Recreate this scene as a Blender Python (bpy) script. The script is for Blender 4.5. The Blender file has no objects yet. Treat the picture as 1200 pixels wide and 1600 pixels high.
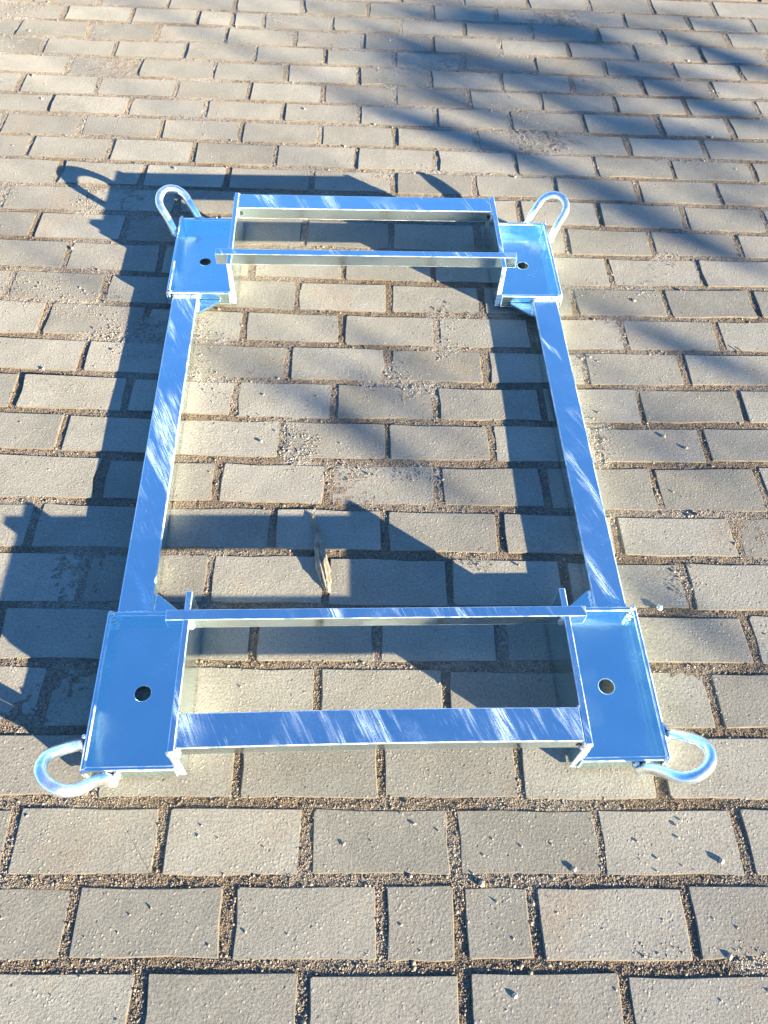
import bpy, bmesh, math, random
import numpy as np
from mathutils import Vector, Matrix

random.seed(7); rng = np.random.default_rng(11)
scene = bpy.context.scene
col = scene.collection

# ------------------------------------------------------------------ camera
cam_d = bpy.data.cameras.new("camera"); cam = bpy.data.objects.new("camera", cam_d); col.objects.link(cam)
cam.matrix_world = (Matrix.Translation((-0.0357, -0.2126, 1.2376)) @ Matrix.Rotation(-0.06382, 4, 'Z')
                    @ Matrix.Rotation(0.60211, 4, 'X') @ Matrix.Rotation(0.07144, 4, 'Z'))
cam_d.sensor_fit = 'VERTICAL'; cam_d.sensor_height = 36.0; cam_d.lens = 36.0 * 1250 / 1600
cam_d.clip_start = 0.02; cam_d.clip_end = 500
scene.camera = cam

# ------------------------------------------------------------------ light
SX, SY = -3.0841, 2.1691                      # shadow offset on the ground per metre of height
SUN_EL = math.atan(1 / math.hypot(SX, SY))
world = bpy.data.worlds.new("World"); scene.world = world; world.use_nodes = True
wn = world.node_tree
bg = wn.nodes["Background"]
sky = wn.nodes.new("ShaderNodeTexSky"); sky.sky_type = 'NISHITA'; sky.sun_disc = False
sky.sun_elevation = SUN_EL; sky.sun_rotation = math.atan2(-SX, -SY)
sky.air_density = 1.0; sky.dust_density = 0.1; sky.ozone_density = 7.2
wn.links.new(sky.outputs[0], bg.inputs[0]); bg.inputs[1].default_value = 0.084
sun_d = bpy.data.lights.new("sun", 'SUN'); sun = bpy.data.objects.new("sun", sun_d); col.objects.link(sun)
sun_d.energy = 5.0; sun_d.angle = math.radians(0.53); sun_d.color = (1.0, 0.855, 0.62)
sun.rotation_mode = 'QUATERNION'
sun.rotation_quaternion = Vector((SX, SY, -1)).to_track_quat('-Z', 'Y')
sun.location = (5, -4, 3)
vs = scene.view_settings
vs.view_transform = 'Standard'; vs.look = 'None'; vs.gamma = 1; vs.exposure = 2.52; vs.use_curve_mapping = False
scene.cycles.max_bounces = 8

# ------------------------------------------------------------------ measured tables (metres on the ground)
HL = {-1: [0.0, -0.0024, -0.1089], 0: [0.0, -0.0005, -0.0021], 1: [0.0, 0.0019, 0.1062], 2: [0.0, 0.0044, 0.2145], 3: [0.0, 0.0039, 0.3271], 4: [0.0, 0.0019, 0.4335], 5: [-0.0036, 0.0007, 0.5428], 6: [0.0013, -0.0027, 0.6459], 7: [0.0216, 0.0041, 0.7525], 8: [0.0181, 0.0019, 0.8588], 9: [0.0203, 0.0004, 0.9652], 10: [0.0126, -0.0, 1.0742], 11: [0.0202, -0.0018, 1.1803], 12: [0.0164, -0.0012, 1.2875], 13: [0.0083, 0.0014, 1.4034], 14: [-0.0055, -0.001, 1.5208], 15: [-0.0073, 0.002, 1.6304], 16: [0.0041, -0.0005, 1.733], 17: [-0.0002, -0.0039, 1.8424], 18: [-0.0004, -0.0046, 1.9486], 19: [0.0023, 0.0027, 2.0556], 20: [0.0012, 0.0012, 2.1609], 21: [0.0006, -0.0003, 2.27], 22: [0.002, -0.0017, 2.3728], 23: [0.003, -0.0034, 2.4807], 24: [0.0033, -0.0034, 2.5865], 25: [0.0249, -0.0247, 2.694], 26: [0, 0.0, 2.8079]}
VJ = {-2: [-0.308, -0.094, 0.123, 0.338], -1: [-0.415, -0.201, 0.013, 0.122, 0.228, 0.448], 0: [-0.523, -0.309, -0.097, 0.119, 0.334, 0.55], 1: [-0.419, -0.207, 0.012, 0.225, 0.444], 2: [-0.526, -0.309, -0.092, 0.118, 0.34, 0.561], 3: [-0.203, 0.006, 0.216, 0.435, 0.653], 4: [-0.508, -0.29, -0.084, 0.134, 0.343, 0.563], 5: [-0.622, -0.404, -0.185, 0.022, 0.235, 0.451, 0.679], 6: [-0.517, -0.299, -0.089, 0.124, 0.331, 0.551, 0.763], 7: [-0.617, -0.399, -0.182, 0.026, 0.235, 0.449, 0.673], 8: [-0.729, -0.506, -0.288, -0.083, 0.129, 0.351, 0.559, 0.777], 9: [-0.616, -0.4, -0.183, 0.029, 0.241, 0.456, 0.676], 10: [-0.725, -0.506, -0.288, -0.073, 0.138, 0.354, 0.56, 0.779], 11: [-0.828, -0.614, -0.396, -0.178, 0.033, 0.245, 0.463, 0.681, 0.894], 12: [-0.722, -0.506, -0.288, -0.073, 0.14, 0.353, 0.566, 0.787], 13: [-0.822, -0.607, -0.391, -0.174, 0.041, 0.255, 0.474, 0.688, 0.908], 14: [-0.712, -0.497, -0.281, -0.065, 0.151, 0.367, 0.576, 0.798, 1.006], 15: [-0.814, -0.6, -0.382, -0.166, 0.049, 0.261, 0.476, 0.696, 0.912], 16: [-0.917, -0.704, -0.486, -0.268, -0.05, 0.164, 0.38, 0.598, 0.81, 1.036], 17: [-1.016, -0.803, -0.587, -0.369, -0.152, 0.058, 0.281, 0.493, 0.706, 0.923], 18: [-0.908, -0.692, -0.479, -0.263, -0.046, 0.171, 0.385, 0.597, 0.819, 1.028], 19: [-1.019, -0.798, -0.579, -0.367, -0.153, 0.056, 0.273, 0.488, 0.706, 0.921, 1.134], 20: [-0.906, -0.699, -0.478, -0.266, -0.051, 0.164, 0.38, 0.595, 0.812, 1.023], 21: [-1.005, -0.791, -0.578, -0.366, -0.153, 0.058, 0.275, 0.494, 0.712, 0.927, 1.138], 22: [-0.888, -0.679, -0.465, -0.252, -0.039, 0.179, 0.392, 0.609, 0.824, 1.039, 1.253], 23: [-0.775, -0.566, -0.454, -0.358, -0.137, 0.077, 0.289, 0.504, 0.723, 0.937, 1.15], 24: [-0.676, -0.459, -0.24, -0.026, 0.189, 0.4, 0.615, 0.83, 1.046, 1.264], 25: [0.082, 0.296, 0.513, 0.725, 0.94, 1.157]}
PEBBLES = [(-1.065, 2.405, 1), (-1.108, 2.361, 0), (-0.991, 2.144, 1), (-0.946, 2.101, 0), (-0.937, 2.022, 1), (-0.986, 1.992, 0), (-0.695, 1.982, 0), (-0.622, 2.146, 0), (-0.75, 1.926, 0), (-0.862, 2.048, 0), (-0.764, 2.48, 0), (-0.538, 2.416, 0), (-0.306, 2.435, 0), (-0.492, 2.355, 0), (-0.258, 2.307, 0), (-0.201, 2.019, 1), (-0.041, 2.075, 0), (-0.44, 2.006, 0), (0.22, 2.204, 0), (0.199, 2.091, 0), (0.401, 2.123, 0), (0.534, 2.063, 0), (0.04, 2.198, 0), (0.986, 2.381, 1), (1.045, 2.194, 0), (1.101, 2.307, 0), (-0.959, 1.789, 0), (-0.523, 1.71, 1), (-0.738, 1.552, 0), (-0.921, 1.664, 0), (-0.833, 1.845, 0), (-0.002, 1.953, 1), (-0.41, 1.978, 0), (-0.466, 1.872, 0), (-0.434, 1.77, 0), (0.373, 1.724, 1), (0.389, 1.879, 0), (0.057, 1.8, 0), (0.239, 1.702, 0), (0.213, 1.868, 0), (0.526, 1.736, 0), (0.959, 1.95, 1), (0.99, 1.796, 0), (0.775, 1.604, 0), (0.747, 1.914, 0), (-0.716, 1.374, 1), (-0.898, 1.449, 0), (-0.669, 1.237, 0), (-0.607, 1.257, 0), (-0.626, 1.207, 0), (-0.706, 1.169, 0), (-0.576, 1.152, 0), (-0.569, 1.158, 0), (-0.718, 1.231, 0), (0.57, 1.337, 0), (0.707, 1.345, 0), (0.628, 1.273, 0), (0.594, 1.26, 0), (0.622, 1.521, 0), (0.642, 1.308, 0), (-0.692, 0.981, 1), (-0.697, 0.9, 0), (-0.703, 0.835, 0), (-0.579, 1.021, 0), (-0.588, 0.992, 0), (-0.229, 0.924, 0), (-0.224, 0.8, 1), (-0.067, 0.799, 0), (-0.197, 0.827, 0), (-0.316, 0.721, 0), (0.009, 0.719, 0), (-0.118, 0.924, 0), (0.592, 0.836, 1), (0.631, 0.806, 1), (-0.62, 0.719, 0), (0.582, 0.696, 0), (0.548, 0.595, 0), (0.108, 0.297, 0), (-0.215, 0.287, 0), (-0.235, 0.497, 0), (-0.509, -0.05, 0), (-0.507, 0.085, 0), (-0.252, 0.072, 0), (-0.255, 0.058, 0), (-0.348, -0.068, 0), (-0.117, -0.07, 0), (-0.223, -0.083, 0), (-0.175, -0.067, 0), (-0.388, -0.12, 0), (0.043, 0.09, 0), (0.061, 0.076, 0), (0.176, 0.055, 0), (0.161, 0.033, 0), (0.218, 0.045, 0), (0.263, 0.048, 0), (0.291, 0.014, 1), (0.155, -0.006, 1), (0.144, 0.008, 0), (0.391, 0.053, 0), (0.455, 0.076, 0), (0.464, 0.083, 0), (0.454, 0.058, 0), (0.417, 0.029, 0), (0.413, 0.012, 0), (0.511, 0.026, 1), (0.259, -0.043, 0), (0.321, -0.063, 0), (0.302, -0.072, 0), (0.295, -0.046, 0), (0.481, -0.05, 0), (0.194, -0.075, 0), (0.039, -0.058, 0), (0.29, -0.013, 0), (0.189, -0.143, 1), (0.327, -0.136, 0), (0.177, -0.159, 0), (0.468, -0.149, 0), (0.133, -0.054, 0), (0.512, -0.079, 0)]
SPILLS = [(-0.481, 1.089, 0.151, 0.071, 1.0, 0), (-0.756, 1.212, 0.084, 0.087, 0.7, 0), (-0.665, 1.184, 0.112, 0.053, 0.6, 0), (-1.14, 2.541, 0.098, 0.13, 0.9, 0), (-0.312, 2.548, 0.071, 0.052, 0.9, 0), (0.007, 2.244, 0.077, 0.053, 0.8, 0), (0.046, 2.254, 0.029, 0.197, 0.8, 0), (0.466, 1.928, 0.114, 0.093, 1, 1), (0.374, 2.011, 0.112, 0.069, 0.8, 0), (-0.145, 0.786, 0.038, 0.066, 1, 0), (-0.166, 0.818, 0.025, 0.051, 0.7, 0), (-0.068, 0.732, 0.075, 0.032, 0.6, 0), (0.02, 0.982, 0.068, 0.041, 0.7, 0), (0.087, 0.947, 0.081, 0.026, 0.7, 0), (0.094, 0.725, 0.075, 0.019, 0.6, 0), (-0.381, 1.063, 0.03, 0.121, 0.7, 0), (-0.34, 0.951, 0.026, 0.037, 0.6, 0), (-0.316, 0.907, 0.033, 0.021, 0.7, 0), (0.154, 1.164, 0.032, 0.086, 0.6, 0), (0.155, 1.083, 0.035, 0.044, 0.8, 0), (0.445, 0.819, 0.04, 0.087, 0.9, 0), (0.459, 1.025, 0.042, 0.049, 0.8, 0), (0.64, 1.271, 0.046, 0.034, 0.6, 0), (0.698, 1.409, 0.04, 0.037, 0.8, 0), (0.264, 1.753, 0.087, 0.03, 0.5, 0), (0.092, 1.743, 0.103, 0.029, 0.6, 0), (-0.492, 1.953, 0.07, 0.046, 0.5, 0), (-0.71, 1.546, 0.039, 0.066, 0.8, 0), (-0.924, 1.587, 0.028, 0.081, 0.7, 0), (0.568, 0.502, 0.029, 0.043, 0.6, 0), (0.181, 0.541, 0.047, 0.025, 0.7, 0), (0.395, -0.093, 0.054, 0.011, 0.9, 0), (0.518, -0.101, 0.036, 0.02, 0.9, 0), (0.516, -0.004, 0.028, 0.009, 0.5, 0), (0.223, 2.306, 0.179, 0.039, 0.5, 0), (-0.052, 2.363, 0.119, 0.04, 0.4, 0), (0.473, 1.275, 0.077, 0.032, 0.5, 0), (0.837, 1.832, 0.146, 0.025, 0.5, 0)]
BANDS = [(0.219, 2.638, 0.571, 2.558, 0.07, 1), (0.05, 2.646, 0.238, 2.595, 0.05, 0.6), (0.552, 2.579, 0.807, 2.464, 0.048, 1), (0.6, 2.464, 0.758, 2.419, 0.026, 0.6), (0.949, 2.547, 1.08, 2.473, 0.023, 0.9), (1.049, 2.43, 1.231, 2.336, 0.04, 1), (0.686, 2.349, 0.903, 2.273, 0.032, 0.9), (0.806, 2.236, 1.005, 2.159, 0.027, 0.9), (0.938, 2.118, 1.149, 2.046, 0.035, 1), (0.107, 2.395, 0.384, 2.338, 0.039, 0.5), (0.066, 2.294, 0.258, 2.233, 0.034, 0.5), (0.054, 2.145, 0.286, 2.073, 0.032, 0.5), (-0.039, 2.051, 0.17, 1.981, 0.027, 0.8), (0.098, 1.993, 0.274, 1.891, 0.032, 0.9), (0.24, 1.92, 0.425, 1.807, 0.035, 0.8), (0.358, 1.834, 0.539, 1.74, 0.027, 0.7), (0.468, 1.871, 0.662, 1.852, 0.023, 0.4), (0.535, 1.711, 0.693, 1.635, 0.032, 0.95), (0.601, 1.589, 0.791, 1.54, 0.027, 0.95), (0.734, 1.504, 0.897, 1.436, 0.021, 0.9), (0.858, 1.41, 0.958, 1.366, 0.015, 0.7), (0.502, 1.265, 0.552, 1.202, 0.02, 0.6), (0.584, 1.171, 0.68, 1.102, 0.017, 0.9), (0.665, 1.102, 0.855, 1.001, 0.02, 0.95), (0.827, 1.786, 1.024, 1.724, 0.022, 0.5), (0.676, 1.932, 0.921, 1.884, 0.02, 0.4), (0.769, 2.037, 0.944, 1.982, 0.018, 0.4), (-0.194, 0.956, -0.072, 0.871, 0.021, 0.9), (-0.072, 0.889, 0.019, 0.807, 0.02, 1), (0.007, 0.806, 0.081, 0.736, 0.019, 1), (0.069, 0.736, 0.141, 0.676, 0.014, 0.6), (-0.064, 1.115, 0.076, 1.041, 0.018, 0.3), (0.02, 0.918, 0.125, 0.877, 0.016, 0.4), (0.466, 0.52, 0.511, 0.455, 0.018, 0.8), (0.562, 0.4, 0.641, 0.359, 0.018, 0.7), (-0.2, 1.8, -0.112, 1.731, 0.016, 0.5), (0.484, 1.583, 0.561, 1.547, 0.012, 0.4), (0.49, 0.837, 0.661, 0.775, 0.018, 0.5), (0.731, 0.844, 0.802, 0.812, 0.015, 0.5), (0.027, 2.45, 0.339, 2.277, 0.072, 0.45), (0.102, 2.184, 0.397, 2.064, 0.054, 0.4), (0.224, 2.325, 0.602, 2.184, 0.068, 0.45), (0.458, 2.286, 0.753, 2.159, 0.061, 0.45), (0.515, 2.106, 0.834, 1.991, 0.056, 0.45), (0.652, 2.013, 0.954, 1.87, 0.059, 0.45), (0.32, 2.024, 0.565, 1.925, 0.039, 0.4), (0.832, 2.373, 1.104, 2.239, 0.035, 0.4), (0.899, 1.946, 1.102, 1.879, 0.044, 0.45), (0.585, 2.67, 0.876, 2.606, 0.045, 0.5), (0.853, 2.717, 1.26, 2.594, 0.045, 0.4), (0.568, 1.941, 0.756, 1.874, 0.043, 0.4), (0.857, 1.686, 1.019, 1.584, 0.033, 0.4), (-0.053, 2.443, 0.104, 2.259, 0.071, 0.25), (0.442, 1.054, 0.57, 0.982, 0.017, 0.2), (0.556, 0.908, 0.673, 0.825, 0.027, 0.3), (0.048, 1.04, 0.156, 0.968, 0.022, 0.25), (-0.117, 1.034, 0.02, 0.963, 0.022, 0.3), (0.136, 0.827, 0.22, 0.747, 0.018, 0.3), (0.54, 0.455, 0.597, 0.406, 0.014, 0.35)]

FR = dict(xo=-.0075, yo=.8053, th=.0271, xpi=.2929, xpo=.3032, zt=.1128, ywo=.6483, ywi=.5969, yno=.4479, yni=.43,
          xnub=.3303, hb=.028, hn=.027, ytab=.397, ypo=.6533, xlo=.4423, ylo=.6572, yliB=.3878, yliF=.3943, lt=.0075,
          zl=.0416, zf=.0155, xro=.4297, xri=.374, zr=.033, xh=.373, yh=.5269)

# ------------------------------------------------------------------ node helpers
def new_mat(name):
    m = bpy.data.materials.new(name); m.use_nodes = True
    nt = m.node_tree; return m, nt, nt.nodes["Principled BSDF"]
def N(nt, t, **kw):
    n = nt.nodes.new(t)
    for k, v in kw.items():
        if k.startswith('i_'): n.inputs[k[2:].replace('_', ' ')].default_value = v
        else: setattr(n, k, v)
    return n
def noise(nt, vec, scale, detail=2, rough=.5):
    n = N(nt, "ShaderNodeTexNoise"); n.inputs['Scale'].default_value = scale
    n.inputs['Detail'].default_value = detail; n.inputs['Roughness'].default_value = rough
    if vec is not None: nt.links.new(vec, n.inputs['Vector'])
    return n.outputs['Fac']
def mrange(nt, v, a, b, c=0., d=1.):
    n = N(nt, "ShaderNodeMapRange"); nt.links.new(v, n.inputs[0])
    for i, x in enumerate((a, b, c, d)): n.inputs[i + 1].default_value = x
    return n.outputs[0]
def mixc(nt, f, a, b, blend='MIX'):
    n = N(nt, "ShaderNodeMix", data_type='RGBA', blend_type=blend)
    for sock, v in ((n.inputs[0], f), (n.inputs[6], a), (n.inputs[7], b)):
        if isinstance(v, (int, float)): sock.default_value = v
        elif isinstance(v, tuple): sock.default_value = (*v, 1)
        else: nt.links.new(v, sock)
    return n.outputs[2]
def mth(nt, op, a, b=None):
    n = N(nt, "ShaderNodeMath", operation=op)
    for i, v in enumerate((a, b)):
        if v is None: continue
        if isinstance(v, (int, float)): n.inputs[i].default_value = v
        else: nt.links.new(v, n.inputs[i])
    return n.outputs[0]
def bump(nt, h, strength, dist, prev=None):
    n = N(nt, "ShaderNodeBump"); n.inputs['Strength'].default_value = strength; n.inputs['Distance'].default_value = dist
    nt.links.new(h, n.inputs['Height'])
    if prev is not None: nt.links.new(prev, n.inputs['Normal'])
    return n.outputs[0]

# ------------------------------------------------------------------ materials
def concrete():
    m, nt, b = new_mat("concrete_paver"); L = nt.links
    pos = N(nt, "ShaderNodeNewGeometry").outputs['Position']
    rnd = N(nt, "ShaderNodeObjectInfo").outputs['Random']
    blotch = noise(nt, pos, 9, 5, .6)
    c = mixc(nt, mrange(nt, blotch, .35, .65), (.196, .187, .152), (.246, .234, .192))
    stain = mrange(nt, noise(nt, pos, 5.5, 4, .65), .56, .72)
    c = mixc(nt, mth(nt, 'MULTIPLY', stain, .6), c, (.235, .182, .125))
    dust = mth(nt, 'MULTIPLY', mrange(nt, noise(nt, pos, 3.3, 5, .62), .44, .64), mrange(nt, noise(nt, pos, 240, 2), .38, .58, .35, 1))
    c = mixc(nt, mth(nt, 'MULTIPLY', dust, .5), c, (.275, .252, .208))
    damp = mrange(nt, noise(nt, pos, 2.1, 5, .68), .60, .75)
    c = mixc(nt, mth(nt, 'MULTIPLY', damp, .35), c, (.135, .118, .090))
    tone = mrange(nt, rnd, 0, 1, .82, 1.15)
    c = mixc(nt, 1.0, c, N(nt, "ShaderNodeCombineColor").outputs[0], 'MULTIPLY')
    cc = c.node.inputs[7].links[0].from_node
    for i in range(3): L.new(tone, cc.inputs[i])
    grain = noise(nt, pos, 260, 3, .65)
    fine = noise(nt, pos, 1300, 2, .6)
    g = mrange(nt, mth(nt, 'ADD', mth(nt, 'MULTIPLY', grain, .55), mth(nt, 'MULTIPLY', fine, .45)), .36, .64, .70, 1.30)
    cc2 = N(nt, "ShaderNodeCombineColor")
    for i in range(3): L.new(g, cc2.inputs[i])
    c = mixc(nt, 1.0, c, cc2.outputs[0], 'MULTIPLY')
    # little dark pits and pale sand grains ground into the face
    vor = N(nt, "ShaderNodeTexVoronoi", feature='F1'); vor.inputs['Scale'].default_value = 130; L.new(pos, vor.inputs['Vector'])
    spk = mth(nt, 'MULTIPLY', mrange(nt, vor.outputs['Distance'], .16, .27, 1, 0), mrange(nt, noise(nt, pos, 31, 2), .46, .58))
    c = mixc(nt, mth(nt, 'MULTIPLY', spk, .42), c, (.42, .39, .32))
    vor2 = N(nt, "ShaderNodeTexVoronoi", feature='F1'); vor2.inputs['Scale'].default_value = 60; L.new(pos, vor2.inputs['Vector'])
    pit = mth(nt, 'MULTIPLY', mrange(nt, vor2.outputs['Distance'], .09, .16, 1, 0), mrange(nt, noise(nt, pos, 47, 2), .53, .60))
    c = mixc(nt, mth(nt, 'MULTIPLY', pit, .5), c, (.10, .085, .065))
    L.new(c, b.inputs['Base Color'])
    b.inputs['Roughness'].default_value = .9; b.inputs['Specular IOR Level'].default_value = .3; b.inputs['Diffuse Roughness'].default_value = .42
    n1 = bump(nt, grain, .5, .0019)
    n2 = bump(nt, fine, .35, .0006, n1)
    n3 = bump(nt, mth(nt, 'SUBTRACT', spk, pit), .8, .0010, n2)
    n4 = bump(nt, noise(nt, pos, 26, 4, .6), .5, .0022, n3)
    L.new(n4, b.inputs['Normal'])
    return m

def sand():
    m, nt, b = new_mat("joint_sand"); L = nt.links
    pos = N(nt, "ShaderNodeNewGeometry").outputs['Position']
    dry = N(nt, "ShaderNodeAttribute", attribute_name="dry").outputs['Fac']
    grey = N(nt, "ShaderNodeAttribute", attribute_name="grey").outputs['Fac']
    c = mixc(nt, dry, (.158, .122, .084), (.268, .243, .198))
    c = mixc(nt, grey, c, (.20, .188, .168))
    c = mixc(nt, mth(nt, 'MULTIPLY', mrange(nt, noise(nt, pos, 17, 4), .5, .68), .35), c, (.19, .128, .075))
    vor = N(nt, "ShaderNodeTexVoronoi"); vor.inputs['Scale'].default_value = 420; L.new(pos, vor.inputs['Vector'])
    sep = N(nt, "ShaderNodeSeparateColor"); L.new(vor.outputs['Color'], sep.inputs[0])
    v = mrange(nt, sep.outputs[0], 0, 1, .55, 1.4)
    cc = N(nt, "ShaderNodeCombineColor")
    for i in range(3): L.new(v, cc.inputs[i])
    c = mixc(nt, 1.0, c, cc.outputs[0], 'MULTIPLY')
    L.new(c, b.inputs['Base Color']); b.inputs['Roughness'].default_value = .95; b.inputs['Specular IOR Level'].default_value = .2; b.inputs['Diffuse Roughness'].default_value = .5
    n1 = bump(nt, vor.outputs['Distance'], .8, .0022)
    n2 = bump(nt, noise(nt, pos, 160, 4, .65), .7, .0035, n1)
    L.new(n2, b.inputs['Normal'])
    return m

def grit_mat():
    m, nt, b = new_mat("sand_grit"); L = nt.links
    t = N(nt, "ShaderNodeAttribute", attribute_name="tone").outputs['Fac']
    r = N(nt, "ShaderNodeValToRGB"); L.new(t, r.inputs[0])
    e = r.color_ramp.elements
    e[0].position = 0; e[0].color = (.05, .035, .025, 1)
    e[1].position = 1; e[1].color = (.46, .42, .35, 1)
    for p, c in ((.25, (.135, .10, .066)), (.5, (.205, .172, .125)), (.8, (.30, .27, .22))):
        q = e.new(p); q.color = (*c, 1)
    L.new(r.outputs[0], b.inputs['Base Color']); b.inputs['Roughness'].default_value = .8
    return m

def pebble_mat():
    m, nt, b = new_mat("pebble_stone"); L = nt.links
    pos = N(nt, "ShaderNodeNewGeometry").outputs['Position']; rnd = N(nt, "ShaderNodeObjectInfo").outputs['Random']
    c = mixc(nt, rnd, (.24, .20, .15), (.45, .41, .35))
    c = mixc(nt, mrange(nt, noise(nt, pos, 300, 3), .4, .6), c, (.32, .28, .22))
    L.new(c, b.inputs['Base Color']); b.inputs['Roughness'].default_value = .8
    L.new(bump(nt, noise(nt, pos, 500, 3), .5, .0008), b.inputs['Normal'])
    return m

def zinc(scratch=0.0, weld=False, tint=((.75, .905, .925), (.80, .925, .94))):
    m, nt, b = new_mat("zinc_weld" if weld else ("zinc_scuffed" if scratch else "zinc_plated")); L = nt.links
    tc = N(nt, "ShaderNodeTexCoord").outputs['Object']
    big = noise(nt, tc, 14, 4, .6)
    fine = noise(nt, tc, 260, 3, .6)
    base = mixc(nt, mrange(nt, big, .35, .7), *tint)
    rough = mth(nt, 'ADD', mrange(nt, big, .3, .7, .13, .24), mrange(nt, fine, .3, .7, -.03, .06))
    haze = mrange(nt, noise(nt, tc, 7.5, 3, .55), .60, .74)
    rough = mth(nt, 'ADD', rough, mth(nt, 'MULTIPLY', haze, .22))
    metal = None
    nrm = bump(nt, noise(nt, tc, 55, 3), .10, .001)
    nrm = bump(nt, fine, .12, .0003, nrm)
    if scratch:
        # grinder scuffs: long streaks running diagonally across the bars, dull and pale where the zinc is rubbed
        rot = N(nt, "ShaderNodeMapping"); L.new(tc, rot.inputs[0]); rot.inputs['Rotation'].default_value = (0, 0, math.radians(-24))
        mp = N(nt, "ShaderNodeMapping"); L.new(rot.outputs[0], mp.inputs[0]); mp.inputs['Scale'].default_value = (1, .13, 1)
        mp2 = N(nt, "ShaderNodeMapping"); L.new(rot.outputs[0], mp2.inputs[0]); mp2.inputs['Scale'].default_value = (1, .05, 1)
        s1 = noise(nt, mp.outputs[0], 30, 3, .6)
        s2 = noise(nt, mp2.outputs[0], 420, 2, .7)
        s3 = noise(nt, tc, 420, 2, .6)
        area = mrange(nt, noise(nt, tc, 6, 2), .40, .58)
        k = mrange(nt, s1, .55 - .05 * scratch, .70 - .05 * scratch)
        k = mth(nt, 'MULTIPLY', mth(nt, 'MULTIPLY', k, area), mrange(nt, mth(nt, 'ADD', mth(nt, 'MULTIPLY', s2, .7), mth(nt, 'MULTIPLY', s3, .3)), .42, .60, .04, .95))
        hair = mth(nt, 'MULTIPLY', mth(nt, 'MULTIPLY', mrange(nt, s2, .60, .72), mrange(nt, noise(nt, tc, 9, 2), .42, .6)), .16)
        k = mth(nt, 'MAXIMUM', k, hair)
        sx_ = N(nt, "ShaderNodeSeparateXYZ"); L.new(N(nt, "ShaderNodeNewGeometry").outputs['True Normal'], sx_.inputs[0])
        k = mth(nt, 'MULTIPLY', k, mrange(nt, sx_.outputs[2], .5, .9))
        base = mixc(nt, k, base, (.66, .90, .95))
        rough = mth(nt, 'ADD', rough, mth(nt, 'MULTIPLY', k, .5))
        metal = mrange(nt, k, 0, 1, 1.0, .15)
        nrm = bump(nt, k, .3, .0004, nrm)
    if weld:
        base = mixc(nt, mrange(nt, fine, .35, .65), (.50, .54, .58), (.76, .78, .79))
        rough = mrange(nt, fine, .3, .7, .18, .5)
        nrm = bump(nt, noise(nt, tc, 190, 3), .8, .003)
    L.new(base, b.inputs['Base Color']); L.new(rough, b.inputs['Roughness'])
    if metal is None: b.inputs['Metallic'].default_value = .75 if weld else 1.0
    else: L.new(metal, b.inputs['Metallic'])
    L.new(nrm, b.inputs['Normal'])
    return m

def zinc_rod():
    # bent bar: thicker, duller zinc with runs and a frosty skin
    m, nt, b = new_mat("zinc_rod"); L = nt.links
    tc = N(nt, "ShaderNodeTexCoord").outputs['Object']
    f = mrange(nt, noise(nt, tc, 24, 4, .6), .34, .70)
    L.new(mixc(nt, f, (.86, .93, .96), (.95, .96, .96)), b.inputs['Base Color'])
    L.new(mrange(nt, f, 0, 1, 1.0, .88), b.inputs['Metallic']); L.new(mrange(nt, f, 0, 1, .20, .36), b.inputs['Roughness'])
    L.new(bump(nt, noise(nt, tc, 120, 3, .6), .35, .0012), b.inputs['Normal'])
    return m

def zinc_edge():
    # dull deburred arrises, coloured almost white to paint in edge highlights
    m, nt, b = new_mat("zinc_edge"); L = nt.links
    tc = N(nt, "ShaderNodeTexCoord").outputs['Object']
    f = mrange(nt, noise(nt, tc, 45, 4, .65), .38, .62)
    L.new(mixc(nt, f, (.60, .76, .82), (.70, .74, .76)), b.inputs['Base Color'])
    L.new(mrange(nt, f, 0, 1, .85, .2), b.inputs['Metallic']); L.new(mrange(nt, f, 0, 1, .3, .5), b.inputs['Roughness'])
    return m

def flat(name, c, rough=.8):
    m, nt, b = new_mat(name)
    pos = N(nt, "ShaderNodeNewGeometry").outputs['Position']
    f = mrange(nt, noise(nt, pos, 60, 4), .3, .7)
    nt.links.new(mixc(nt, f, tuple(x * .7 for x in c), tuple(min(1, x * 1.25) for x in c)), b.inputs['Base Color'])
    b.inputs['Roughness'].default_value = rough
    return m

def far_paving():
    m, nt, b = new_mat("far_paving"); L = nt.links
    pos = N(nt, "ShaderNodeNewGeometry").outputs['Position']
    br = N(nt, "ShaderNodeTexBrick"); L.new(pos, br.inputs['Vector'])
    br.inputs['Scale'].default_value = 1; br.inputs['Brick Width'].default_value = .2155; br.inputs['Row Height'].default_value = .108
    br.inputs['Mortar Size'].default_value = .008
    br.inputs['Color1'].default_value = (.215, .20, .155, 1); br.inputs['Color2'].default_value = (.245, .225, .178, 1); br.inputs['Mortar'].default_value = (.18, .145, .095, 1)
    L.new(br.outputs['Color'], b.inputs['Base Color']); b.inputs['Roughness'].default_value = .95
    return m

M_CON, M_SAND, M_GRIT, M_PEB, M_ZINC = concrete(), sand(), grit_mat(), pebble_mat(), zinc(tint=((.68, .92, .93), (.73, .94, .945)))
M_SCUF, M_SCUF2, M_WELD = zinc(1.1), zinc(-.25), zinc(weld=True)
M_FAR = far_paving(); M_ARRIS = flat("darkened_paver_side", (.135, .115, .085), .95); M_EDGE = zinc_edge(); M_ROD = zinc_rod()  # paver sides and bevels coloured darker to tone down their sunlit rims
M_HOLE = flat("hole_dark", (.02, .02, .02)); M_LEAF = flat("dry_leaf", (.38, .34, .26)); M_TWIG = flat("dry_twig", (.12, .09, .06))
M_BARK = flat("tree_bark", (.16, .12, .09)); M_CROWN = flat("tree_leaf", (.07, .10, .03))

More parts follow.
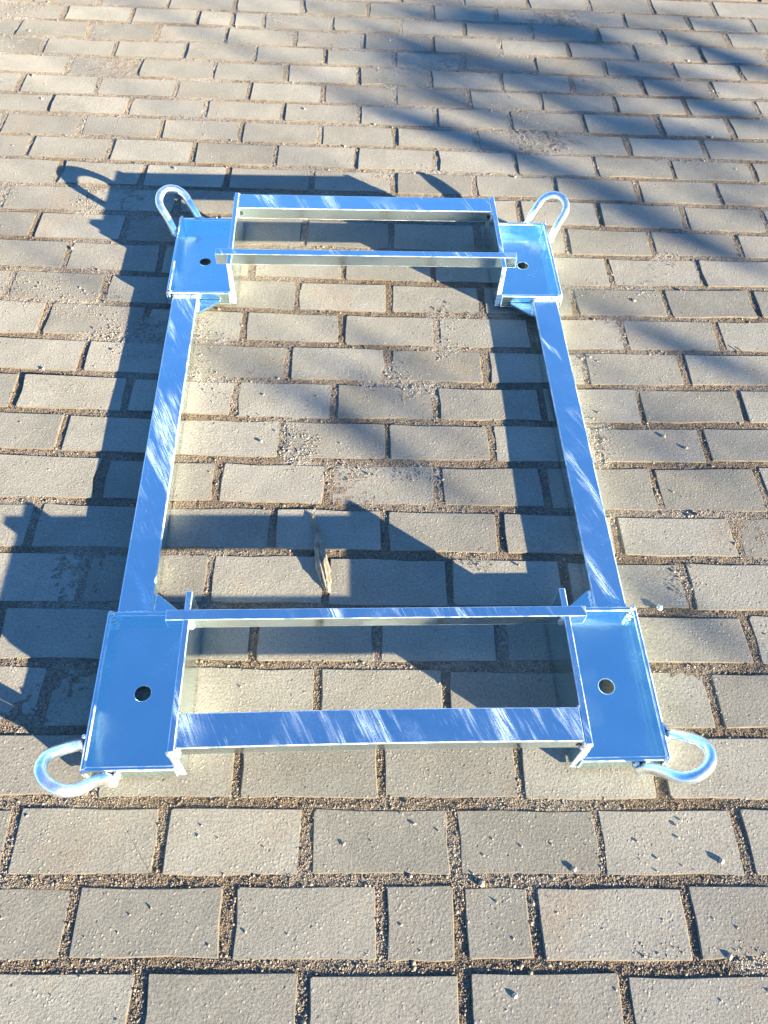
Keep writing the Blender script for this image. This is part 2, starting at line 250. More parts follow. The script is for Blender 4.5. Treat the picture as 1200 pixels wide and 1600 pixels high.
# ------------------------------------------------------------------ object helpers
def link(name, me, mat, parent=None, smooth=False):
    o = bpy.data.objects.new(name, me); col.objects.link(o)
    if mat: me.materials.append(mat)
    if parent is not None: o.parent = parent
    if smooth:
        for p in me.polygons: p.use_smooth = True
    return o
def from_np(name, V, F):
    """V (n,3); F (m,k) constant face size"""
    me = bpy.data.meshes.new(name); V = np.asarray(V, np.float32); F = np.asarray(F, np.int32)
    me.vertices.add(len(V)); me.vertices.foreach_set('co', V.ravel())
    k = F.shape[1]; me.loops.add(F.size); me.loops.foreach_set('vertex_index', F.ravel())
    me.polygons.add(len(F)); me.polygons.foreach_set('loop_start', np.arange(0, F.size, k, dtype=np.int32))
    me.update(calc_edges=True); me.validate(); return me
def from_bm(name, bm):
    bmesh.ops.recalc_face_normals(bm, faces=bm.faces[:])
    me = bpy.data.meshes.new(name); bm.to_mesh(me); bm.free(); return me
def tag(o, **kw):
    for k, v in kw.items(): o[k] = v
    return o

# ------------------------------------------------------------------ the paving
HL[25] = [0, -.003, 2.694]
def yj(k, x):
    if k in HL: a, b, c = HL[k]
    elif k < -1: a, b, c = 0, -.0024, -.1089 + (k + 1) * .1075
    else: a, b, c = 0, -.002, 2.8079 + (k - 26) * .1075
    xx = np.clip(x, -1.2, 1.4)
    return a * xx * xx + b * xx + c
RMIN, RMAX, XMIN, XMAX = -16, 52, -3.4, 3.8
def row_joints(r):
    if r in VJ: xs = list(VJ[r])
    else:
        off = .04 + (.107 if r % 2 else 0) + .006 * (25 - r) * 0
        xs = [off, off + .2155]
    while xs[0] > XMIN: xs.insert(0, xs[0] - .2155 + random.uniform(-.003, .003))
    while xs[-1] < XMAX: xs.append(xs[-1] + .2155 + random.uniform(-.003, .003))
    return xs
ROWS = {r: row_joints(r) for r in range(RMIN, RMAX + 1)}
HG, VG = .0166, .0145                         # joint widths
def paver_verts(r, xa, xb):
    g = lambda w: w * random.uniform(.35, .66)
    x0, x1 = xa + g(VG), xb - g(VG)
    lo, hi = g(HG), g(HG)
    sk = random.uniform(-.0012, .0012)
    pts = []
    def P(x, top): return (x + (sk if top else -sk), yj(r + 1, x) - hi if top else yj(r, x) + lo)
    c = random.uniform(.0010, .0028)
    xm1, xm2 = x0 + (x1 - x0) * .33, x0 + (x1 - x0) * .68
    b0 = [P(x0, 0), P(x1, 0), P(x1, 1), P(x0, 1)]
    def along(a, b, d):
        L = math.hypot(b[0] - a[0], b[1] - a[1]); return (a[0] + (b[0] - a[0]) * d / L, a[1] + (b[1] - a[1]) * d / L)
    j = lambda p, s=.0008: (p[0] + random.gauss(0, s), p[1] + random.gauss(0, s))
    A, B, C, D = b0
    out = [along(A, B, c), j(P(xm1, 0)), j(P(xm2, 0)), along(B, A, c), along(B, C, c), j(((B[0] + C[0]) / 2, (B[1] + C[1]) / 2)), along(C, B, c),
           along(C, D, c), j(P(xm2, 1)), j(P(xm1, 1)), along(D, C, c), along(D, A, c), j(((A[0] + D[0]) / 2, (A[1] + D[1]) / 2)), along(A, D, c)]
    out = [j(p, .0009) for p in out]
    if random.random() < .2:                 # a chipped corner or edge
        k = random.randrange(14); m = ((A[0] + C[0]) / 2, (A[1] + C[1]) / 2)
        out[k] = along(out[k], m, random.uniform(.003, .009))
    n = len(out); cx = sum(p[0] for p in out) / n; cy = sum(p[1] for p in out) / n
    tx, ty, tz = random.gauss(0, .004), random.gauss(0, .0055), random.gauss(0, .0006)
    z = lambda p: tz + (p[0] - cx) * tx + (p[1] - cy) * ty
    be = random.uniform(.0008, .0018)
    V = [(p[0], p[1], -.03) for p in out] + [(p[0], p[1], z(p) - be) for p in out]
    for p in out:
        q = along(p, (cx, cy), be * 1.3); V.append((q[0], q[1], z(q)))
    F = []
    for a in range(2):
        for i in range(n):
            k = (i + 1) % n; F.append((a * n + i, a * n + k, (a + 1) * n + k, (a + 1) * n + i))
    F.append(tuple(range(2 * n, 3 * n)))
    return V, F
# which pavers the picture shows
Ri = (Matrix.Rotation(-0.06382, 3, 'Z') @ Matrix.Rotation(0.60211, 3, 'X') @ Matrix.Rotation(0.07144, 3, 'Z')).transposed()
def visible(x, y, marg=0):
    c = Ri @ (Vector((x, y, 0)) - Vector((-0.0357, -0.2126, 1.2376)))
    if c.z > -.05: return False
    u = 600 + 1250 * c.x / -c.z; v = 800 - 1250 * c.y / -c.z
    return -marg < u < 1200 + marg and -marg < v < 1600 + marg

bm = bmesh.new(); S = 90
ring = [bm.verts.new((x, y, -.02)) for x, y in ((-S, -S), (S, -S), (S, S), (-S, S))]; bm.faces.new(ring)
pavement = link("pavement", from_bm("pavement", bm), M_FAR); tag(pavement, kind='structure')
fV, fF = [], []
for r in range(RMIN, RMAX + 1):
    xs = ROWS[r]
    for xa, xb in zip(xs[:-1], xs[1:]):
        V, F = paver_verts(r, xa, xb)
        ym = (yj(r, xa) + yj(r + 1, xb)) / 2
        if any(visible(x, y, 4) for x in (xa, xb, (xa + xb) / 2) for y in (yj(r, x), ym, yj(r + 1, x))):
            me = bpy.data.meshes.new("paver")
            c = Vector(((xa + xb) / 2, ym, 0))
            me.from_pydata([Vector(v) - c for v in V], [], F)
            o = link("paver", me, M_CON, pavement); o.location = c
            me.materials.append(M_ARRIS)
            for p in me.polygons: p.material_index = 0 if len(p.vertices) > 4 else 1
        else:
            b0 = len(fV); fV += V; fF += [tuple(i + b0 for i in f) for f in F]
me = bpy.data.meshes.new("paver_field"); me.from_pydata(fV, [], fF)
tag(link("paver_field", me, M_CON, pavement), kind='stuff')

# ------------------------------------------------------------------ sand in the joints and spilt over the pavers
def vnoise(X, Y, scale, seed):
    r = np.random.default_rng(seed); g = r.random((256, 256))
    x = X * scale + 37.3; y = Y * scale + 91.7
    xi = np.floor(x).astype(int); yi = np.floor(y).astype(int); fx = x - xi; fy = y - yi
    fx = fx * fx * (3 - 2 * fx); fy = fy * fy * (3 - 2 * fy)
    a = g[xi % 256, yi % 256]; b = g[(xi + 1) % 256, yi % 256]; c = g[xi % 256, (yi + 1) % 256]; d = g[(xi + 1) % 256, (yi + 1) % 256]
    return (a * (1 - fx) + b * fx) * (1 - fy) + (c * (1 - fx) + d * fx) * fy
def spill(X, Y):
    m = np.zeros_like(X); gr = np.zeros_like(X)
    wob = (vnoise(X, Y, 28, 5) - .5) * .9 + (vnoise(X, Y, 90, 6) - .5) * .7
    for cx, cy, rx, ry, st, dk in SPILLS:
        q = np.sqrt(((X - cx) / rx) ** 2 + ((Y - cy) / ry) ** 2) + wob * .75
        k = np.clip((1.15 - q) / .55, 0, 1) * st
        m = np.maximum(m, k)
        if dk: gr = np.maximum(gr, k)
    return m, gr
def in_joint(X, Y):
    """True where the point lies between pavers"""
    res = np.zeros(X.shape, bool); rowidx = np.full(X.shape, -99)
    for r in range(-6, 32):
        lo, hi = yj(r, X), yj(r + 1, X)
        rowidx[(Y >= lo) & (Y < hi)] = r
        res |= (np.abs(Y - lo) < HG * .55)
    for r in range(-6, 32):
        k = rowidx == r
        xs = np.array(ROWS[r]); xv = X[k]
        res[k] |= np.min(np.abs(xv[:, None] - xs[None]), axis=1) < VG * .55
    return res
def sand_height(X, Y):
    m, gr = spill(X, Y)
    far = np.clip((Y - 1.15) / .7, 0, 1) * np.clip((1.3 - X) / .8, .35, 1)
    lowf = vnoise(X, Y, 6.5, 1) * .65 + vnoise(X, Y, 19, 2) * .35
    lvl = -.0033 + .0026 * lowf * (1 - .6 * far) + far * .0010
    lvl += (vnoise(X, Y, 75, 3) - .5) * .0014 + (vnoise(X, Y, 190, 4) - .5) * .0011
    lvl = np.minimum(lvl, -.0005); m = np.maximum(m * np.clip(1 - (Y - 1.5) * .45, .5, 1), gr)
    top = -.0013 + (vnoise(X, Y, 130, 8) - .5) * .0026 + (vnoise(X, Y, 210, 9) - .5) * .0030 + .0011 * np.clip(m - .4, 0, 1)
    z = lvl * (1 - m) + top * m
    dry = np.clip(.10 + .5 * far + .9 * m + (lowf - .45) * 1.1, 0, 1)
    return z, dry, gr
gx = np.arange(-1.5, 1.75, .0045); gy = np.concatenate([np.arange(-.32, 1.3, .0045), np.arange(1.3, 3.2, .0055)])
X, Y = np.meshgrid(gx, gy, indexing='ij'); Z, DRY, GR = sand_height(X, Y)
nx, ny = X.shape; idx = np.arange(nx * ny).reshape(nx, ny)
# keep only quads that lie in joints or under spilt sand
keep = in_joint(X, Y) | (Z > -.0030)
kq = keep[:-1, :-1] | keep[1:, :-1] | keep[:-1, 1:] | keep[1:, 1:]
# and that the picture can see
nrm_v = np.array([visible(a, b, 60) for a, b in zip(X[::8, ::8].ravel(), Y[::8, ::8].ravel())]).reshape(X[::8, ::8].shape)
kv = np.repeat(np.repeat(nrm_v, 8, 0), 8, 1)[:nx - 1, :ny - 1]
kq &= kv
Q = np.stack([idx[:-1, :-1], idx[1:, :-1], idx[1:, 1:], idx[:-1, 1:]], -1)[kq]
used = np.unique(Q); remap = np.full(nx * ny, -1); remap[used] = np.arange(len(used))
me = from_np("joint_sand", np.stack([X.ravel(), Y.ravel(), Z.ravel()], 1)[used], remap[Q])
for nm, arr in (("dry", DRY), ("grey", GR)):
    a = me.attributes.new(nm, 'FLOAT', 'POINT'); a.data.foreach_set('value', arr.ravel()[used].astype(np.float32))
tag(link("joint_sand", me, M_SAND, pavement, True), kind='stuff')
# coarse level bed beyond the fine sheet
bm = bmesh.new()
for x0, y0, x1, y1 in ((XMIN, -2.0, -1.5, 5.4), (1.75, -2.0, XMAX, 5.4), (-1.5, -2.0, 1.75, -.32), (-1.5, 3.2, 1.75, 5.4)):
    bm.faces.new([bm.verts.new((a, b, -.0075)) for a, b in ((x0, y0), (x1, y0), (x1, y1), (x0, y1))])
tag(link("sand_bed", from_bm("sand_bed", bm), M_SAND, pavement), kind='stuff')

def stones(px, py, pz, size, tone):
    n = len(px)
    base = np.array([(1, 0, 0), (-1, 0, 0), (0, 1, 0), (0, -1, 0), (0, 0, 1), (0, 0, -1)], float)
    F0 = np.array([(0, 2, 4), (2, 1, 4), (1, 3, 4), (3, 0, 4), (2, 0, 5), (1, 2, 5), (3, 1, 5), (0, 3, 5)])
    a = rng.random(n) * 2 * np.pi; ca, sa = np.cos(a), np.sin(a)
    sc = size[:, None] * rng.uniform(.6, 1.25, (n, 3)); sc[:, 2] *= .8
    v = base[None] * sc[:, None, :] + rng.normal(0, .16, (n, 6, 3)) * size[:, None, None]
    w = np.empty_like(v); w[..., 0] = v[..., 0] * ca[:, None] - v[..., 1] * sa[:, None] + px[:, None]
    w[..., 1] = v[..., 0] * sa[:, None] + v[..., 1] * ca[:, None] + py[:, None]; w[..., 2] = v[..., 2] + pz[:, None]
    F = (F0[None] + (np.arange(n) * 6)[:, None, None]).reshape(-1, 3)
    me = from_np("sand_grit", w.reshape(-1, 3), F)
    at = me.attributes.new("tone", 'FLOAT', 'POINT'); at.data.foreach_set('value', np.repeat(tone, 6).astype(np.float32))
    return me
n = 460000
py = -.25 + 3.1 * rng.random(n) ** 1.55; half = .62 + .36 * np.clip(py, 0, 3); px = .02 + rng.uniform(-1, 1, n) * half
z, dry, gr = sand_height(px, py); m, _ = spill(px, py)
ok = (in_joint(px, py) & (rng.random(n) < .8)) | (rng.random(n) < m * .95) | (rng.random(n) < .002 + .003 * np.clip(px + .3, 0, 1))
px, py, z, dry, gr, m = (q[ok] for q in (px, py, z, dry, gr, m))
size = np.exp(rng.normal(math.log(.00078), .42, len(px))); size = np.clip(size, .0004, .0026); size = np.where(rng.random(len(px)) < .05, size * 1.9, size)
z = np.where(in_joint(px, py), z, np.maximum(z, 0)) + size * .35
tone = np.clip(rng.normal(.40 + .34 * dry - .15 * gr, .15), 0, 1)
tag(link("sand_grit", stones(px, py, z, size, tone), M_GRIT, pavement), kind='stuff')

# ------------------------------------------------------------------ the steel frame
root = bpy.data.objects.new("steel_frame", None); col.objects.link(root)
root.location = (FR['xo'], FR['yo'], 0); root.rotation_euler = (0, 0, FR['th']); root.empty_display_size = .2
tag(root, label="bright zinc plated steel frame with four lifting loops lying on the grey paving", category="steel frame")

def box_bm(bm, x0, y0, z0, x1, y1, z1):
    r = bmesh.ops.create_cube(bm, size=1)
    for v in r['verts']:
        v.co = Vector(((x0 + x1) / 2 + v.co.x * (x1 - x0), (y0 + y1) / 2 + v.co.y * (y1 - y0), (z0 + z1) / 2 + v.co.z * (z1 - z0)))
    return r['verts']
def bar(name, x0, y0, z0, x1, y1, z1, mat, bev=.0014, parent=root, label=None, cuts=0, bend=None, ends=False):
    x0, x1 = sorted((x0, x1)); y0, y1 = sorted((y0, y1))
    bm = bmesh.new(); box_bm(bm, x0, y0, z0, x1, y1, z1)
    bmesh.ops.bevel(bm, geom=bm.edges[:], offset=bev, segments=2, profile=.6, affect='EDGES', material=1)
    if ends:
        for f in bm.faces:
            if abs(f.normal.y) > .9: f.material_index = 1
    if cuts:
        for i in range(1, cuts):
            xx = x0 + (x1 - x0) * i / cuts
            bmesh.ops.bisect_plane(bm, geom=bm.verts[:] + bm.edges[:] + bm.faces[:], plane_co=(xx, 0, 0), plane_no=(1, 0, 0))
        for v in bm.verts: v.co.y += bend(v.co.x)
    o = link(name, from_bm(name, bm), mat, parent); o.data.materials.append(M_EDGE)
    if label: o['label'] = label
    return o
def tube(path, rad, sides=10, rfun=None):
    """swept tube along a list of Vectors"""
    bm = bmesh.new(); rings = []; t0 = (path[1] - path[0]).normalized()
    up = Vector((0, 0, 1)) if abs(t0.z) < .9 else Vector((1, 0, 0)); nrm = (up - t0 * up.dot(t0)).normalized()
    for i, p in enumerate(path):
        t = (path[min(i + 1, len(path) - 1)] - path[max(i - 1, 0)]).normalized()
        nrm = (nrm - t * nrm.dot(t)).normalized(); bi = t.cross(nrm)
        R = rad * (rfun(i) if rfun else 1)
        rings.append([bm.verts.new(p + (nrm * math.cos(a) + bi * math.sin(a)) * R) for a in (2 * math.pi * k / sides for k in range(sides))])
    for a, b in zip(rings[:-1], rings[1:]):
        for k in range(sides): bm.faces.new((a[k], a[(k + 1) % sides], b[(k + 1) % sides], b[k]))
    bm.faces.new(rings[0][::-1]); bm.faces.new(rings[-1])
    return bm
def weld(a, b, rad=.0028, parent=root):
    a, b = Vector(a), Vector(b); L = (b - a).length; n = max(3, int(L / .0022))
    path = [a.lerp(b, i / n) + Vector((random.gauss(0, .0005), random.gauss(0, .0005), random.gauss(0, .0004))) for i in range(n + 1)]
    f = [random.uniform(.6, 1.25) for _ in range(n + 1)]; f[0] = f[-1] = .35
    return link("weld_bead", from_bm("weld_bead", tube(path, rad, 7, lambda i: f[i])), M_WELD, parent, True)

G = FR; zt = G['zt']
for s in (-1, 1):
    yli = G['yliF'] if s < 0 else G['yliB']
    # broad bar at the outer end and slim bar towards the middle
    w = bar("wide_crossbar", -G['xpi'] + .0005, s * G['ywo'], zt - .0008 - G['hb'], G['xpi'] - .0005, s * G['ywi'], zt - .0008, M_SCUF if s < 0 else M_SCUF2, .0016,
            cuts=12, bend=lambda x, s=s: .0022 * (1 - (x / .29) ** 2) * (1 if s < 0 else -.3))
    nb = bar("slim_crossbar", -G['xnub'], s * G['yno'], zt + .0006 - G['hn'], G['xnub'], s * G['yni'], zt + .0006, M_SCUF2, .0010)
    for sx in (-1, 1):
        yf = s * (G['ywi'] - .0012) if s > 0 else s * (G['ywo'] + .0002)
        if s < 0 and sx < 0: continue
        bm = bmesh.new(); bmesh.ops.create_cone(bm, cap_ends=True, segments=14, radius1=.0042, radius2=.0042, depth=.002)
        bmesh.ops.rotate(bm, verts=bm.verts[:], matrix=Matrix.Rotation(math.pi / 2, 3, 'X'))
        bmesh.ops.translate(bm, verts=bm.verts[:], vec=(sx * (G['xpi'] - .0065), yf, zt - .015))
        link("drain_hole_disc", from_bm("drain_hole_disc", bm), M_HOLE, w)  # near-black disc paints in the shade inside a drain hole
    for sx in (-1, 1):
        # upright end plate
        bar("end_plate", sx * G['xpi'], s * G['ytab'], .004, sx * G['xpo'], s * G['ypo'], zt, M_SCUF2, .0016, ends=True)
        # corner tray: floor with a round hole, three lips
        tray = None
        x0, x1 = sx * (G['xpo'] + .0002), sx * (G['xlo'] - G['lt'] + .001); y0, y1 = s * (yli + .002), s * (G['ylo'] - .002)
        bm = bmesh.new(); zf, th = G['zf'], .005
        rc = [bm.verts.new((x, y, zf)) for x, y in ((x0, y0), (x1, y0), (x1, y1), (x0, y1))]
        ci = [bm.verts.new((sx * G['xh'] + .0132 * math.cos(a), s * G['yh'] + .0132 * math.sin(a), zf)) for a in (2 * math.pi * k / 36 for k in range(36))]
        ed = [bm.edges.new((rc[i], rc[(i + 1) % 4])) for i in range(4)] + [bm.edges.new((ci[i], ci[(i + 1) % 36])) for i in range(36)]
        bmesh.ops.triangle_fill(bm, use_beauty=True, edges=ed)
        inner = [f for f in bm.faces if (Vector((sx * G['xh'], s * G['yh'], zf)) - f.calc_center_median()).length < .012]
        if inner: bmesh.ops.delete(bm, geom=inner, context='FACES')
        ex = bmesh.ops.extrude_face_region(bm, geom=bm.faces[:])
        bmesh.ops.translate(bm, vec=(0, 0, -th), verts=[v for v in ex['geom'] if isinstance(v, bmesh.types.BMVert)])
        tray = link("corner_tray", from_bm("corner_tray", bm), M_ZINC, root)
        zb = zf - th - .001
        rim = [Vector((sx * G['xh'] + .0134 * math.cos(a), s * G['yh'] + .0134 * math.sin(a), zf)) for a in (2 * math.pi * k / 32 for k in range(33))]
        link("hole_rim", from_bm("hole_rim", tube(rim, .0007, 6)), M_EDGE, tray, True)
        bar("lip", sx * (G['xlo'] - G['lt']), s * yli, zb, sx * G['xlo'], s * G['ylo'], G['zl'], M_ZINC, .0024, tray)
        bar("lip", sx * (G['xpo'] + .0004), s * (yli + .0006), zb + .0004, sx * (G['xlo'] - G['lt'] + .001), s * (yli + .0006 + G['lt']), G['zl'] - .0006, M_ZINC, .0020, tray)
        bar("lip", sx * (G['xpo'] + .0004), s * (G['ylo'] - .0006 - G['lt']), zb + .0004, sx * (G['xlo'] - G['lt'] + .001), s * (G['ylo'] - .0006), G['zl'] - .0006, M_ZINC, .0020, tray)
        # gusset in the corner between rail and tray
        gy = s * (yli - .001); gx_ = sx * (G['xri'] + .001)
        pts = [(gx_, gy), (gx_, gy - s * .040), (gx_ - sx * .006, gy - s * .040), (gx_ - sx * .049, gy - s * .004), (gx_ - sx * .049, gy)]
        bm = bmesh.new(); f = bm.faces.new([bm.verts.new((x, y, .0235)) for x, y in pts])
        ex = bmesh.ops.extrude_face_region(bm, geom=[f]); bmesh.ops.translate(bm, vec=(0, 0, -.006), verts=[v for v in ex['geom'] if isinstance(v, bmesh.types.BMVert)])
        bmesh.ops.bevel(bm, geom=bm.edges[:], offset=.0008, segments=1, affect='EDGES')
        link("gusset", from_bm("gusset", bm), M_ZINC, root)
        # lifting loop: a bent round bar rising outwards from under the corner
        phi, tau, r = .7948, .6557, .0353
        u = Vector((math.cos(phi) * math.cos(tau) * sx, math.sin(phi) * math.cos(tau) * s, math.sin(tau))); v = Vector((-math.sin(phi) * sx, math.cos(phi) * s, 0))
        c0 = Vector((.4501 * sx, .6638 * s, .0738))
        # the legs come down outside the lips and turn in under them
        ea = Vector((sx * .3960, s * (G['ylo'] + .0078), .0200)); eb = Vector((sx * (G['xlo'] + .0078), s * .6110, .0200))
        def leg(p, d, e, n=9):
            q1 = p + d * .040
            return [p * (1 - t) ** 2 + q1 * 2 * t * (1 - t) + e * t * t for t in (i / n for i in range(1, n + 1))]
        pa, pb = c0 + v * r, c0 - v * r
        path = leg(pa, -u, ea)[::-1] + [c0 + (u * math.cos(a) + v * math.sin(a)) * r for a in np.linspace(math.pi / 2, -math.pi / 2, 26)] + leg(pb, -u, eb)
        lp = link("lifting_loop", from_bm("lifting_loop", tube(path, .0092, 16, lambda i: 1 + random.uniform(-.02, .02))), M_ROD, root, True)
        # weld beads
        xi, xo_ = sx * (G['xlo'] - G['lt']), sx * G['xlo']
        weld((sx * (G['xpo'] + .001), s * G['ypo'] * .995, zt - .01), (sx * (G['xpo'] + .001), s * (G['ylo'] - .008), G['zl']), .003)
        weld((sx * G['xpi'] - sx * .001, s * (G['ywo'] + .001), zt - .028), (sx * G['xpi'] - sx * .001, s * (G['ywo'] + .001), zt), .0035)
        weld((sx * G['xpi'] - sx * .001, s * (G['yno'] + .001), zt - .026), (sx * G['xpi'] - sx * .001, s * (G['yno'] + .001), zt - .001), .0032)
        weld((xi - sx * .001, s * (yli + G['lt'] + .001), G['zf']), (xi, s * (yli + G['lt'] - .001), G['zl']), .0046)
        weld((xi - sx * .004, s * (yli + .004), G['zl']), (xo_ - sx * .002, s * (yli + .003), G['zl']), .0042)
        weld((sx * G['xro'], s * (yli - .0005), G['zr'] + .001), (sx * G['xri'], s * (yli - .0005), G['zr'] + .001), .0027)
        weld((sx * G['xri'], s * (yli - .003), .026), (sx * (G['xri'] - .001), s * (yli - .040), .026), .0032)
        weld((xi - sx * .002, s * (G['ylo'] - .003), G['zl']), (xo_ - sx * .001, s * (G['ylo'] - .001), G['zl'] - .002), .0044)
        # where the loop meets the lips
        weld(ea + Vector((-.010 * sx, -.004 * s, .006)), ea + Vector((-.007 * sx, -.006 * s, .021)), .0038, lp)
        weld(ea + Vector((.010 * sx, -.004 * s, .006)), ea + Vector((.008 * sx, -.006 * s, .020)), .0038, lp)
        weld(eb + Vector((-.004 * sx, -.010 * s, .006)), eb + Vector((-.006 * sx, -.007 * s, .021)), .0038, lp)
        weld(eb + Vector((-.004 * sx, .010 * s, .006)), eb + Vector((-.006 * sx, .008 * s, .020)), .0038, lp)
        weld((sx * (G['xpi'] - .0005), s * (G['ywi'] - .001), zt - .02), (sx * (G['xpi'] - .0005), s * (G['ywi'] - .001), zt - .001), .003)
for sx in (-1, 1):
    bar("side_rail", sx * G['xri'], -G['yliF'] + .0005, .003, sx * G['xro'], G['yliB'] - .0005, G['zr'], M_SCUF if sx < 0 else M_SCUF2, .0025,
        label="side rail with pale grinder scuffs along its top" if sx < 0 else None)

# ------------------------------------------------------------------ small loose things on the paving
def pebble_mesh(seed):
    r = random.Random(seed); bm = bmesh.new(); bmesh.ops.create_icosphere(bm, subdivisions=1, radius=1)
    s = (r.uniform(.8, 1.3), r.uniform(.65, 1.0), r.uniform(.5, .75))
    for v in bm.verts:
        k = 1 + r.uniform(-.18, .18); v.co = Vector((v.co.x * s[0] * k, v.co.y * s[1] * k, v.co.z * s[2] * k))
    me = from_bm("pebble", bm); me.materials.append(M_PEB); return me
PM = [pebble_mesh(i) for i in range(9)]
BIG = ["elongated dark shadowed pebble nearest the far left corner of the paving", "pale pebble with dark shadow on the far left, upper of two close together",
       "pale pebble with dark shadow on the far left, lower of two close together", "elongated pebble with dark shadow far behind the middle of the frame",
       "bright pebble in the far right corner among the tree shadows", "pebble just above the loop shadow behind the far left corner of the frame",
       "pebble at the edge of the tree shadow behind the far bar of the frame", "pebble just behind the far right lifting loop",
       "bright white pebble on a joint well to the right behind the far right loop", "pebble in a vertical joint left of the far left tray",
       "pale crumbly pebble in a joint halfway down the left edge of the paving", "slim pale pebble right of the right side rail, upper of two",
       "slim pale pebble right of the right side rail, lower of two", "dark pebble on the paver inside the frame near the left rail",
       "pebble with long shadow in front of the near right tray, close to a joint", "pebble with dark shadow lying in the joint just above the two half pavers",
       "broad pebble with ragged shadow in front of the near right lifting loop", "pebble with dark shadow close to the bottom edge of the paving"]
for i, (x, y, big) in enumerate(PEBBLES):
    o = bpy.data.objects.new("pebble", PM[i % 9]); col.objects.link(o)
    s = random.uniform(.0036, .0050) if big else random.uniform(.0014, .0025)
    zz = max(0, float(sand_height(np.array([[x]]), np.array([[y]]))[0][0, 0]))
    o.scale = (s, s, s * random.uniform(.9, 1.3)); o.rotation_euler = (0, 0, random.uniform(0, 6.28)); o.location = (x, y, zz + s * .45)
    if big: tag(o, label=BIG.pop(0), category="pebble", group="larger loose pebbles on the pavers")
    else:
        reg = ("in front of the frame" if y < .12 else "beyond the frame" if y > 1.55 else "left of the frame" if x < -.46 else "right of the frame" if x > .44 else "inside the frame")
        tag(o, label="tiny pebble lying loose on the pavers " + reg, category="pebble", group="tiny loose pebbles " + reg)
o = bpy.data.objects.new("pebble", PM[3]); col.objects.link(o); o.scale = (.0075, .0075, .008); o.location = (.502, .440, .004); o.rotation_euler = (0, 0, .6)
tag(o, label="round white pebble, the biggest one, in the joint just right of the near tray", category="pebble")
o.data = o.data.copy(); o.data.materials.clear(); o.data.materials.append(flat("white_pebble", (.66, .63, .56)))

# dry curled leaf beside the slim bar
ctr = [Vector(q) for q in ((-.129, .637, .001), (-.116, .625, .003), (-.108, .598, .006), (-.103, .570, .008), (-.099, .545, .009), (-.093, .512, .009), (-.086, .484, .007), (-.081, .462, .002))]
fine = []
for a, b_ in zip(ctr[:-1], ctr[1:]): fine += [a.lerp(b_, k / 4) for k in range(4)]
fine.append(ctr[-1]); wk = np.interp(np.linspace(0, 7, len(fine)), range(8), [.001, .004, .0055, .0065, .010, .0125, .010, .003])
bm = bmesh.new(); rows_ = []
for i, (p, w_) in enumerate(zip(fine, wk)):
    q = []
    for a in np.linspace(-1, 1, 9):
        ridge = .0011 * (1 if int(round((a + 1) * 4)) % 2 else -1) * (w_ / .011)
        q.append(bm.verts.new(p + Vector((a * w_ * (1.15 if a > 0 else .9) + random.gauss(0, .0005), random.gauss(0, .0008), .55 * w_ * (1 - 1.5 * a * a) + ridge - .001 + random.gauss(0, .0005)))))
    rows_.append(q)
for a, b_ in zip(rows_[:-1], rows_[1:]):
    for k in range(8): bm.faces.new((a[k], a[k + 1], b_[k + 1], b_[k]))
bmesh.ops.solidify(bm, geom=bm.faces[:], thickness=.0006)
lf = link("dry_leaf", from_bm("dry_leaf", bm), M_LEAF)
tag(lf, label="curled dry tan leaf strip lying on the pavers inside the frame", category="dry leaf")
tw = link("twig", from_bm("twig", tube([Vector((.806, 1.101, .003)), Vector((.813, 1.093, .004)), Vector((.822, 1.082, .002))], .0012, 6)), M_TWIG)
tag(tw, label="short dark twig lying in a paver joint right of the frame", category="twig")

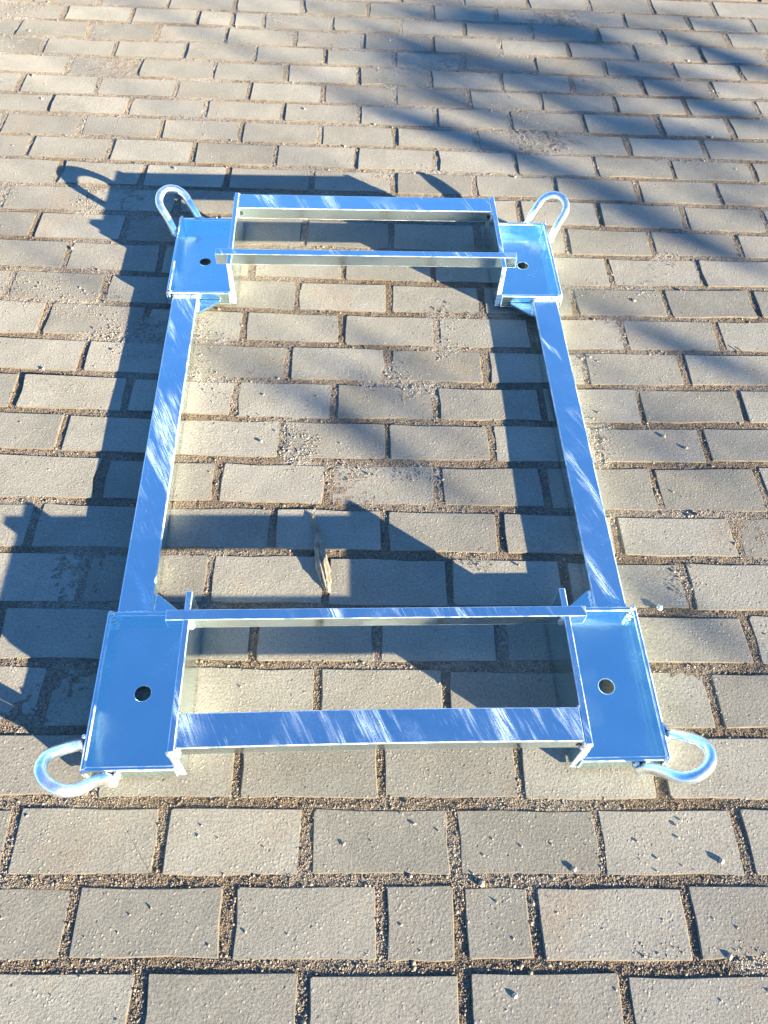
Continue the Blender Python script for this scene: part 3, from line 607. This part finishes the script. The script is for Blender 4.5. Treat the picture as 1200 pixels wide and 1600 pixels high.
# ------------------------------------------------------------------ the weeping tree right of the viewer whose hanging twigs shade the paving
tree = bpy.data.objects.new("weeping_tree", None); col.objects.link(tree); tree.location = (8.3, -1.5, 0)
tag(tree, label="weeping tree with hanging leafy twigs standing beside the paving behind the viewer", category="tree")
off = Vector((-8.3, 1.5, 0))
tr = [Vector((8.3, -1.5, 0)), Vector((8.25, -1.55, 1.2)), Vector((8.15, -1.7, 2.2)), Vector((8.0, -1.9, 3.4)), Vector((7.9, -2.0, 4.6))]
link("trunk", from_bm("trunk", tube([p + off for p in tr], .16, 12, lambda i: (1, .8, .65, .45, .15)[i])), M_BARK, tree, True)
limbs = []
for tx, ty in ((4.4, -2.9), (5.0, -2.2), (4.9, -1.4), (5.6, -1.6), (6.0, -.9), (5.3, -.7), (7.6, .6), (7.3, -1.5), (6.3, .9)):
    a = tr[2].lerp(tr[3], random.random()); b = Vector((tx + 1.7, ty - 1.2, random.uniform(3.1, 3.5))); mid = a.lerp(b, .5) + Vector((0, 0, .45))
    path = [a.lerp(mid, q) if q <= 1 else mid.lerp(b, q - 1) for q in (0, .5, 1, 1.5, 2)]; limbs.append(b)
    link("limb", from_bm("limb", tube([p + off for p in path], .045, 8, lambda i: 1 - .17 * i)), M_BARK, tree, True)
lv, lff, twb = [], [], bmesh.new()
def leaf(p, s):
    n = Vector((random.gauss(0, 1), random.gauss(0, 1), random.gauss(0, .6))).normalized(); t = n.orthogonal().normalized(); b = n.cross(t)
    i = len(lv); lv.extend([p + t * s, p + b * s * .45, p - t * s, p - b * s * .45]); lff.append((i, i + 1, i + 2, i + 3))
leafA = .5 * 2 * .016 * .016 * .9
for ax, ay, bx, by, w_, dn in BANDS:
    A, B = Vector((ax, ay, 0)), Vector((bx, by, 0)); L = (B - A).length
    area = (L + 2 * w_) * 2.2 * w_
    nl = int(-math.log(1 - min(dn, .93)) * area / (leafA * 2.1) * 1.7)
    zc = random.uniform(1.9, 2.3); dirn = (B - A).normalized(); pr = Vector((-dirn.y, dirn.x, 0))
    for _ in range(nl):
        g = A.lerp(B, random.uniform(-.05, 1.05)) + pr * max(-1.4, min(1.4, random.gauss(0, .6))) * w_
        z = zc + random.uniform(-.2, .2); leaf(Vector((g.x - SX * z, g.y - SY * z, z)) + off, random.uniform(.012, .021))
    m_ = A.lerp(B, .5); p0 = Vector((m_.x - SX * zc, m_.y - SY * zc, zc)); up = min(limbs, key=lambda q: (q - p0).length)
    tb = tube([p0 + off, p0.lerp(Vector((p0.x, p0.y, 3.0)), .8) + off, up + off], .0022, 5); t_me = bpy.data.meshes.new("t"); tb.to_mesh(t_me); tb.free(); twb.from_mesh(t_me); bpy.data.meshes.remove(t_me)
for b in limbs:                               # the upper crown, whose shade falls well beyond the picture
    for _ in range(520):
        p = b.lerp(tr[3], random.random() * .5) + Vector((random.gauss(0, .35), random.gauss(0, .35), abs(random.gauss(0, .4)) + .05)); leaf(p + off, random.uniform(.02, .035))
me = bpy.data.meshes.new("crown"); me.from_pydata(lv, [], lff); tag(link("crown", me, M_CROWN, tree), kind='stuff')
tag(link("hanging_twigs", from_bm("hanging_twigs", twb), M_BARK, tree), kind='stuff')
